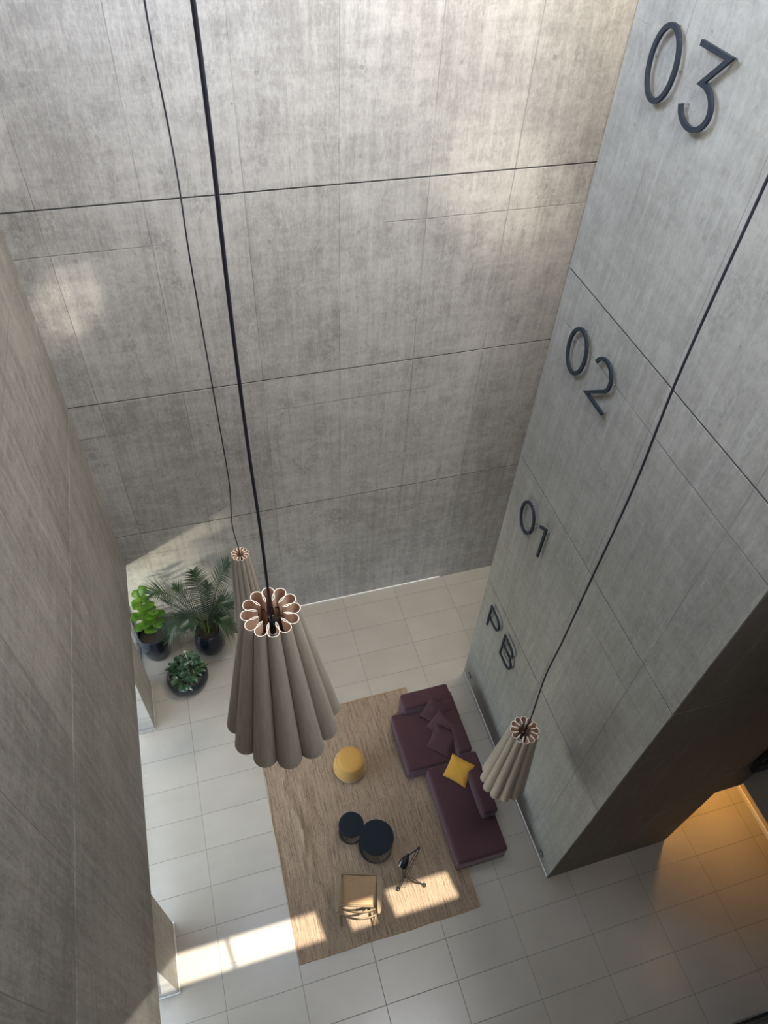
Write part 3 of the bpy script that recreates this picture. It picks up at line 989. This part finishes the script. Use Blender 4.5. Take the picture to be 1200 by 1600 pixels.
# ---------------------------------------------------------------- pouf
t = thing('pouf', (1.415, 4.96, RZ), 'round mustard yellow pouf standing on the jute rug', 'pouf')
prof = [(0.20, 0.0), (0.262, 0.004), (0.288, 0.03), (0.298, 0.10), (0.292, 0.18), (0.275, 0.27), (0.252, 0.345), (0.236, 0.385), (0.215, 0.405), (0.17, 0.416), (0.10, 0.422), (0.02, 0.424)]
mb = MB(); mb.lathe(prof, 56); mb.obj('upholstery', M['mustard'], t, smooth=True, auto=False)
mb = MB(); mb.tube([(0.238 * math.cos(a), 0.238 * math.sin(a), 0.385) for a in [2 * math.pi * i / 48 for i in range(49)]], 0.005, 6, caps=False)
mb.tube([(0.298 * math.cos(a), 0.298 * math.sin(a), 0.10) for a in [2 * math.pi * i / 48 for i in range(49)]], 0.004, 6, caps=False)
mb.obj('piping', M['mustard'], t, smooth=True)

# ---------------------------------------------------------------- wire tables
def wire_table(x, y, r, h, label):
    t = thing('coffee_table', (x, y, RZ), label, 'table', 'black wire coffee tables')
    mb = MB(); mb.lathe([(r - 0.004, h - 0.022), (r, h - 0.018), (r, h - 0.004), (r - 0.004, h), (0.01, h)], 64); mb.obj('tabletop', M['black_top'], t, smooth=True)
    mb = MB()
    rb = r - 0.012
    mb.tube([(rb * math.cos(a), rb * math.sin(a), 0.008) for a in [2 * math.pi * i / 64 for i in range(65)]], 0.012, 6, caps=False)
    mb.obj('base_ring', M['black'], t, smooth=True)
    mb = MB()
    n = 44 if r < 0.25 else 60
    for i in range(n):
        a = 2 * math.pi * i / n
        mb.tube([(rb * math.cos(a), rb * math.sin(a), 0.008), (rb * math.cos(a), rb * math.sin(a), h - 0.03)], 0.003, 4)
    mb.obj('wire_cage', M['black'], t)
wire_table(1.158, 3.88, 0.212, 0.37, 'smaller, lower round black wire coffee table on the rug')
wire_table(1.500, 3.545, 0.285, 0.47, 'larger round black wire coffee table overlapping the smaller one')

# ---------------------------------------------------------------- armchair
t = thing('armchair', (0.99, 2.775, RZ), 'oak armchair with woven cord seat standing on the rug in sunlight', 'chair', rz=D(-17.5))
def bent(pts, w, h, n=10):
    """rectangular-section bar through points (width along local horizontal normal, height z)"""
    b = MB()
    vs = []
    P = [Vector(p) for p in pts]
    for i, p in enumerate(P):
        d = (P[min(i + 1, len(P) - 1)] - P[max(i - 1, 0)]); d.z = 0; d.normalize()
        nrm = Vector((-d.y, d.x, 0))
        for a, c in ((-1, -1), (1, -1), (1, 1), (-1, 1)):
            vs.append(p + nrm * w / 2 * a + Vector((0, 0, h / 2 * c)))
    fs = []
    for i in range(len(P) - 1):
        for j in range(4):
            fs.append((4 * i + j, 4 * i + (j + 1) % 4, 4 * i + 4 + (j + 1) % 4, 4 * i + 4 + j))
    fs += [(3, 2, 1, 0), tuple(4 * (len(P) - 1) + j for j in range(4))]
    b.add(vs, fs)
    return b
# seat: woven, slightly dished
n = 16
vs, fs = [], []
for s_, z_ in ((1, 0.0), (-1, -0.03)):
    for j in range(n + 1):
        for i in range(n + 1):
            u, v = i / n * 2 - 1, j / n * 2 - 1
            vs.append((u * 0.262, 0.105 + v * 0.205, 0.405 + z_ + 0.03 * v - (0.018 * (1 - u * u) if s_ == 1 else 0)))
N = (n + 1) ** 2
for s_ in (0, 1):
    for j in range(n):
        for i in range(n):
            a = s_ * N + j * (n + 1) + i
            fs.append((a, a + 1, a + n + 2, a + n + 1) if s_ == 0 else (a, a + n + 1, a + n + 2, a + 1))
ring = [i for i in range(n + 1)] + [j * (n + 1) + n for j in range(1, n + 1)] + [n * (n + 1) + i for i in range(n - 1, -1, -1)] + [j * (n + 1) for j in range(n - 1, 0, -1)]
for k in range(len(ring)):
    a, b = ring[k], ring[(k + 1) % len(ring)]
    fs.append((b, a, a + N, b + N))
mb = MB(); mb.add(vs, fs); mb.obj('seat', M['cane'], t, smooth=True)
bent([(-0.285, 0.325, 0.425), (0.285, 0.325, 0.425)], 0.03, 0.05).obj('front_rail', M['wood'], t, bevel=0.006)
bent([(-0.27, -0.12, 0.375), (0.27, -0.12, 0.375)], 0.028, 0.045).obj('rear_rail', M['wood'], t, bevel=0.006)
for s_ in (-1, 1):
    bent([(s_ * 0.275, -0.30, 0.36), (s_ * 0.275, 0.32, 0.415)], 0.025, 0.045).obj('side_rail', M['wood'], t, bevel=0.005)
    # wide tapering arm
    b = MB()
    prof = [(-0.27, 0.015), (-0.22, 0.030), (-0.08, 0.044), (0.10, 0.050), (0.20, 0.047), (0.255, 0.034), (0.275, 0.012)]
    vv = []
    for (yy, w) in prof:
        xc = s_ * (0.318 + 0.012 * math.sin((yy + 0.27) / 0.545 * math.pi))
        zz = 0.585 + 0.03 * (yy + 0.27)
        for a, c in ((-1, 0), (1, 0), (1, 1), (-1, 1)):
            vv.append((xc + a * w, yy, zz + c * 0.026))
    ff = []
    for i in range(len(prof) - 1):
        for j in range(4):
            ff.append((4 * i + j, 4 * i + (j + 1) % 4, 4 * i + 4 + (j + 1) % 4, 4 * i + 4 + j))
    ff += [(3, 2, 1, 0), tuple(4 * (len(prof) - 1) + j for j in range(4))]
    b.add(vv, ff); b.obj('armrest', M['wood'], t, bevel=0.007)
    b = MB(); b.tube([(s_ * 0.285, 0.30, 0.0), (s_ * 0.285, 0.29, 0.42), (s_ * 0.31, 0.20, 0.60)], [0.014, 0.019, 0.014], 10); b.obj('leg', M['wood'], t, smooth=True)
    b = MB(); b.tube([(s_ * 0.250, -0.325, 0.0), (s_ * 0.262, -0.20, 0.30), (s_ * 0.264, -0.165, 0.44), (s_ * 0.260, -0.21, 0.57), (s_ * 0.254, -0.325, 0.775)], [0.013, 0.018, 0.019, 0.017, 0.012], 10); b.obj('leg', M['wood'], t, smooth=True)
def rail(z, hh, bow, yy):
    pts = []
    for i in range(13):
        u = i / 12 * 2 - 1
        pts.append((u * 0.262, yy - bow * (1 - u * u), z))
    return bent(pts, 0.02, hh)
rail(0.745, 0.06, 0.058, -0.322).obj('backrest', M['wood'], t, bevel=0.006)
rail(0.56, 0.07, 0.05, -0.20).obj('backrest', M['wood'], t, bevel=0.006)

# ---------------------------------------------------------------- floor lamp
t = thing('floor_lamp', (1.80, 2.86, RZ), 'black tripod floor lamp with jointed arm standing between chair and chaise', 'lamp')
def rel(p): return (p[0] - 1.80, p[1] - 2.86, p[2])
hub = rel((1.755, 2.83, 0.56))
feet = [rel((1.67, 2.80, 0.02)), rel((2.10, 2.74, 0.02)), rel((1.86, 3.10, 0.02))]
for f in feet:
    b = MB()
    d = Vector(f) - Vector(hub)
    sidev = Vector((-d.y, d.x, 0)).normalized() * 0.022
    b.tube([Vector(hub) + sidev * 0.3, Vector(hub) + d * 0.45 + sidev, Vector(f) + Vector((0, 0, 0.01))], 0.0072, 6)
    b.tube([Vector(hub) - sidev * 0.3, Vector(hub) + d * 0.45 - sidev, Vector(f) + Vector((0, 0, 0.01))], 0.0072, 6)
    b.obj('leg', M['black'], t, smooth=True)
    b = MB(); b.lathe([(0.028, -0.018), (0.034, -0.008), (0.034, 0.008), (0.026, 0.016), (0.01, 0.02)], 18, c=f); b.obj('foot', M['black_gloss'], t, smooth=True)
b = MB(); b.lathe([(0.02, -0.05), (0.03, -0.02), (0.03, 0.02), (0.018, 0.05)], 16, c=hub); b.obj('hub_joint', M['black'], t, smooth=True)
elb = rel((2.01, 3.03, 1.12)); head = rel((1.80, 2.965, 1.13))
b = MB()
for s_ in (-0.012, 0.012):
    b.tube([Vector(hub) + Vector((s_, -s_, 0)), Vector(elb) + Vector((s_, -s_, 0))], 0.006, 6)
b.obj('lower_arm', M['black'], t, smooth=True)
b = MB(); b.tube([elb, head], 0.010, 8); b.obj('upper_arm', M['black'], t, smooth=True)
b = MB(); b.lathe([(0.008, -0.02), (0.02, -0.012), (0.02, 0.012), (0.008, 0.02)], 12, c=elb); b.obj('elbow_joint', M['black'], t, smooth=True)
# shade: elongated bell opening away from the arm
b = MB()
prof = [(0.012, -0.04), (0.024, -0.03), (0.028, 0.0), (0.045, 0.03), (0.064, 0.08), (0.074, 0.13), (0.076, 0.175), (0.073, 0.175), (0.071, 0.13), (0.060, 0.08), (0.04, 0.03)]
b.lathe(prof, 32, close=True)
sh = b.obj('lamp_shade', M['black_gloss'], t, smooth=True)
sh.location = head
sh.rotation_euler = Vector((-0.55, -0.50, -0.62)).to_track_quat('Z', 'Y').to_euler()
b = MB()
hp, ep = Vector(hub), Vector(elb)
b.tube([ep + Vector((0, 0, 0.01)), ep.lerp(hp, 0.3) + Vector((0.03, -0.03, 0)), ep.lerp(hp, 0.7) + Vector((0.035, -0.02, -0.03)), hp + Vector((0.03, -0.06, -0.15)), hp + Vector((0.01, -0.08, -0.35)), Vector(feet[0]) + Vector((0.03, 0.02, 0.02))], 0.003, 6)
b.obj('cable', M['cord'], t, smooth=True)

# ---------------------------------------------------------------- plants
def frond(name, base, tip, mid_up, n, lw, ll, mat, parent, seed, droop=0.25):
    """feather leaf: arching midrib with pinnate leaflets"""
    r = random.Random(seed)
    A, B = Vector(base), Vector(tip)
    C = (A + B) / 2 + Vector((0, 0, mid_up))
    P = lambda u: (1 - u) ** 2 * A + 2 * u * (1 - u) * C + u * u * B
    mb = MB()
    N = 20
    pts = [P(i / N) for i in range(N + 1)]
    mb.tube(pts, [0.009 * (1 - 0.8 * i / N) + 0.0015 for i in range(N + 1)], 5)
    for k in range(n):
        u = 0.26 + 0.74 * k / (n - 1)
        p = P(u)
        T = (P(min(u + 0.02, 1)) - P(u - 0.02)).normalized()
        side = T.cross(Vector((0, 0, 1)))
        side = side.normalized() if side.length > 0.05 else Vector((1, 0, 0))
        upv = side.cross(T).normalized()
        L = ll * (0.55 + 0.6 * math.sin(math.pi * min(1, (u - 0.2) * 1.05))) * (1 - 0.35 * max(0, u - 0.75) / 0.25)
        ang = D(68 - 36 * max(0, (u - 0.3)) / 0.7)
        for s_ in (-1, 1):
            l = L * r.uniform(0.9, 1.08)
            d = (T * math.cos(ang) + side * s_ * math.sin(ang) + upv * (0.22 + r.uniform(-0.08, 0.08))).normalized()
            w = (T.cross(d)).cross(d)
            w = (T - d * T.dot(d)).normalized() * lw
            vs, fs = [], []
            K = 4
            for i in range(K + 1):
                f = i / K
                q = p + d * l * f - Vector((0, 0, 1)) * droop * l * f * f
                ww = w * (0.35 + 0.65 * math.sin(math.pi * min(1, f * 1.0 + 0.25))) * (1 - f) ** 0.4
                if i == K: ww = w * 0.03
                q.y = min(q.y, 0.41)
                vs += [q - ww, q + ww]
            for i in range(K): fs.append((2 * i, 2 * i + 1, 2 * i + 3, 2 * i + 2))
            mb.add(vs, fs)
    return mb.obj(name, mat, parent, smooth=True, auto=False)

def leaf_blade(mb, p, d, up, L, Wd, cup=0.15, droop=0.2, obov=0.0):
    d = d.normalized()
    s_ = d.cross(up); s_ = s_.normalized() if s_.length > 0.05 else d.orthogonal().normalized()
    nrm = s_.cross(d).normalized()
    K = 7
    vs, fs = [], []
    for i in range(K + 1):
        f = i / K
        c = p + d * L * f - Vector((0, 0, 1)) * droop * L * f * f
        w = Wd * (math.sin(math.pi * f ** (1.0 + obov)) ** 0.7 if 0 < f < 1 else 0.03)
        vs += [c - s_ * w + nrm * cup * w, c, c + s_ * w + nrm * cup * w]
    for i in range(K):
        a = 3 * i
        fs += [(a, a + 1, a + 4, a + 3), (a + 1, a + 2, a + 5, a + 4)]
    mb.add(vs, fs)

# palm
px, py = -0.655, 8.15
t = thing('potted_palm', (px, py, 0), 'tall feathery palm in a black glazed pot by the back wall', 'plant', 'potted plants in the corner')
mb = MB()
mb.lathe([(0.215, 0.0), (0.25, 0.015), (0.29, 0.10), (0.298, 0.22), (0.283, 0.38), (0.252, 0.52), (0.235, 0.57), (0.225, 0.575), (0.215, 0.565), (0.22, 0.50)], 56, close=True)
mb.lathe([(0.215, 0.0), (0.10, 0.002), (0.01, 0.002)], 56, close=True)
mb.obj('pot', M['glaze'], t, smooth=True)
mb = MB(); mb.lathe([(0.224, 0.50), (0.15, 0.515), (0.02, 0.52)], 40); mb.obj('soil', M['soil'], t)
palm_tips = [((-1.42, 8.0, 2.30), 0.55), ((-0.02, 8.40, 2.22), 0.30), ((-1.22, 7.80, 2.28), 0.25), ((-1.32, 7.62, 1.30), 0.75), ((-0.03, 8.15, 1.12), 0.60),
             ((-0.17, 7.80, 0.85), 0.55), ((-0.66, 8.45, 2.12), 0.20), ((-0.90, 7.55, 1.75), 0.55), ((-0.25, 7.95, 1.60), 0.45), ((-1.05, 8.30, 1.95), 0.35), ((-0.45, 8.35, 1.75), 0.3), ((-1.05, 7.9, 1.1), 0.55)]
for i, (tp, up) in enumerate(palm_tips):
    a = rnd.uniform(0, 6.28)
    bx, by = 0.06 * math.cos(a), 0.06 * math.sin(a)
    base = Vector((bx, by, 0.52))
    tip = Vector(tp) - Vector((px, py, 0))
    frond('frond', base, tip, up * 1.7, 27 if i < 9 else 21, 0.0130, 0.42 if i < 9 else 0.30, M['palm'], t, 40 + i, 0.3)
mb = MB()
for i in range(6):
    a = i * 1.05
    mb.tube([(0.05 * math.cos(a), 0.05 * math.sin(a), 0.50), (0.07 * math.cos(a), 0.07 * math.sin(a), 0.85), (0.12 * math.cos(a), 0.12 * math.sin(a), 1.15)], [0.016, 0.012, 0.006], 8)
mb.obj('stems', M['stem'], t, smooth=True)

# fiddle leaf fig
px, py = -1.67, 8.26
t = thing('potted_fig', (px, py, 0), 'bright green fiddle leaf fig in a tall glossy dark pot by the window', 'plant', 'potted plants in the corner')
mb = MB()
mb.lathe([(0.19, 0.0), (0.225, 0.015), (0.262, 0.12), (0.285, 0.34), (0.292, 0.55), (0.285, 0.70), (0.278, 0.735), (0.262, 0.74), (0.255, 0.72), (0.258, 0.64)], 56, close=True)
mb.lathe([(0.19, 0.0), (0.10, 0.002), (0.01, 0.002)], 56, close=True)
mb.obj('pot', M['glaze'], t, smooth=True)
mb = MB(); mb.lathe([(0.262, 0.64), (0.15, 0.655), (0.02, 0.66)], 40); mb.obj('soil', M['soil'], t)
mb = MB()
mb.tube([(-0.08, 0.02, 0.64), (-0.10, 0.03, 1.1), (-0.04, 0.04, 1.55), (0.02, 0.05, 1.9)], [0.014, 0.012, 0.009, 0.005], 8)
mb.tube([(0.08, 0.0, 0.64), (0.14, 0.03, 1.0), (0.17, 0.05, 1.35)], [0.012, 0.009, 0.005], 8)
mb.obj('stem', M['bark'], t, smooth=True)
mb = MB()
r = random.Random(21)
for i in range(22):
    f = i / 21
    z = 0.82 + 1.08 * f
    a = i * 2.4 + 0.5
    c = Vector((-0.09 + 0.10 * f, 0.03, z))
    d = Vector((math.cos(a), math.sin(a), 0.25 + 0.9 * f ** 3))
    leaf_blade(mb, c, d, Vector((0, 0, 1)), r.uniform(0.20, 0.27), r.uniform(0.085, 0.115), 0.25, 0.3, 0.5)
for i in range(10):
    f = i / 9
    c = Vector((0.10 + 0.07 * f, 0.03, 0.85 + 0.5 * f))
    a = i * 2.4 + 1.7
    d = Vector((math.cos(a), math.sin(a), 0.3 + 0.7 * f ** 3))
    leaf_blade(mb, c, d, Vector((0, 0, 1)), r.uniform(0.18, 0.25), r.uniform(0.08, 0.10), 0.25, 0.3, 0.5)
mb.obj('foliage', M['fiddle'], t, smooth=True, auto=False)

# lily bowl
px, py = -1.17, 7.46
t = thing('planter_bowl', (px, py, 0), 'wide low dark planter bowl filled with green lilies, in front of the pots', 'plant', 'potted plants in the corner')
mb = MB()
mb.lathe([(0.20, 0.0), (0.26, 0.012), (0.345, 0.07), (0.39, 0.15), (0.392, 0.22), (0.37, 0.285), (0.335, 0.315), (0.32, 0.312), (0.325, 0.28), (0.345, 0.25)], 64, close=True)
mb.lathe([(0.20, 0.0), (0.10, 0.002), (0.01, 0.002)], 64, close=True)
mb.obj('bowl', M['bowl'], t, smooth=True)
mb = MB(); mb.lathe([(0.348, 0.25), (0.2, 0.262), (0.02, 0.265)], 48); mb.obj('soil', M['soil'], t)
r = random.Random(5)
for cx, cy, nl in ((-0.14, 0.12, 26), (0.12, 0.04, 24), (-0.10, -0.14, 20), (0.08, 0.22, 14)):
    mb = MB()
    for i in range(nl):
        a = i * 2.4 + cx * 10
        el = r.uniform(0.25, 1.2)
        d = Vector((math.cos(a) * math.cos(el), math.sin(a) * math.cos(el), math.sin(el)))
        p0 = Vector((cx, cy, 0.25)); p1 = p0 + d * r.uniform(0.07, 0.17)
        mb.tube([p0, p1], 0.003, 4)
        leaf_blade(mb, p1, (d + Vector((0, 0, -0.15))).normalized(), Vector((0, 0, 1)), r.uniform(0.15, 0.22), r.uniform(0.03, 0.042), 0.25, 0.45, -0.1)
    mb.obj('foliage', M['lily'], t, smooth=True, auto=False)
mb = MB()
mb.tube([(0.06, 0.24, 0.25), (0.04, 0.27, 0.62)], 0.004, 5)
leaf_blade(mb, Vector((0.04, 0.27, 0.60)), Vector((0.2, -0.2, 1)), Vector((0, 1, 0)), 0.10, 0.032, 0.5, 0.0, 0.1)
mb.obj('flower', M['flower'], t, smooth=True)
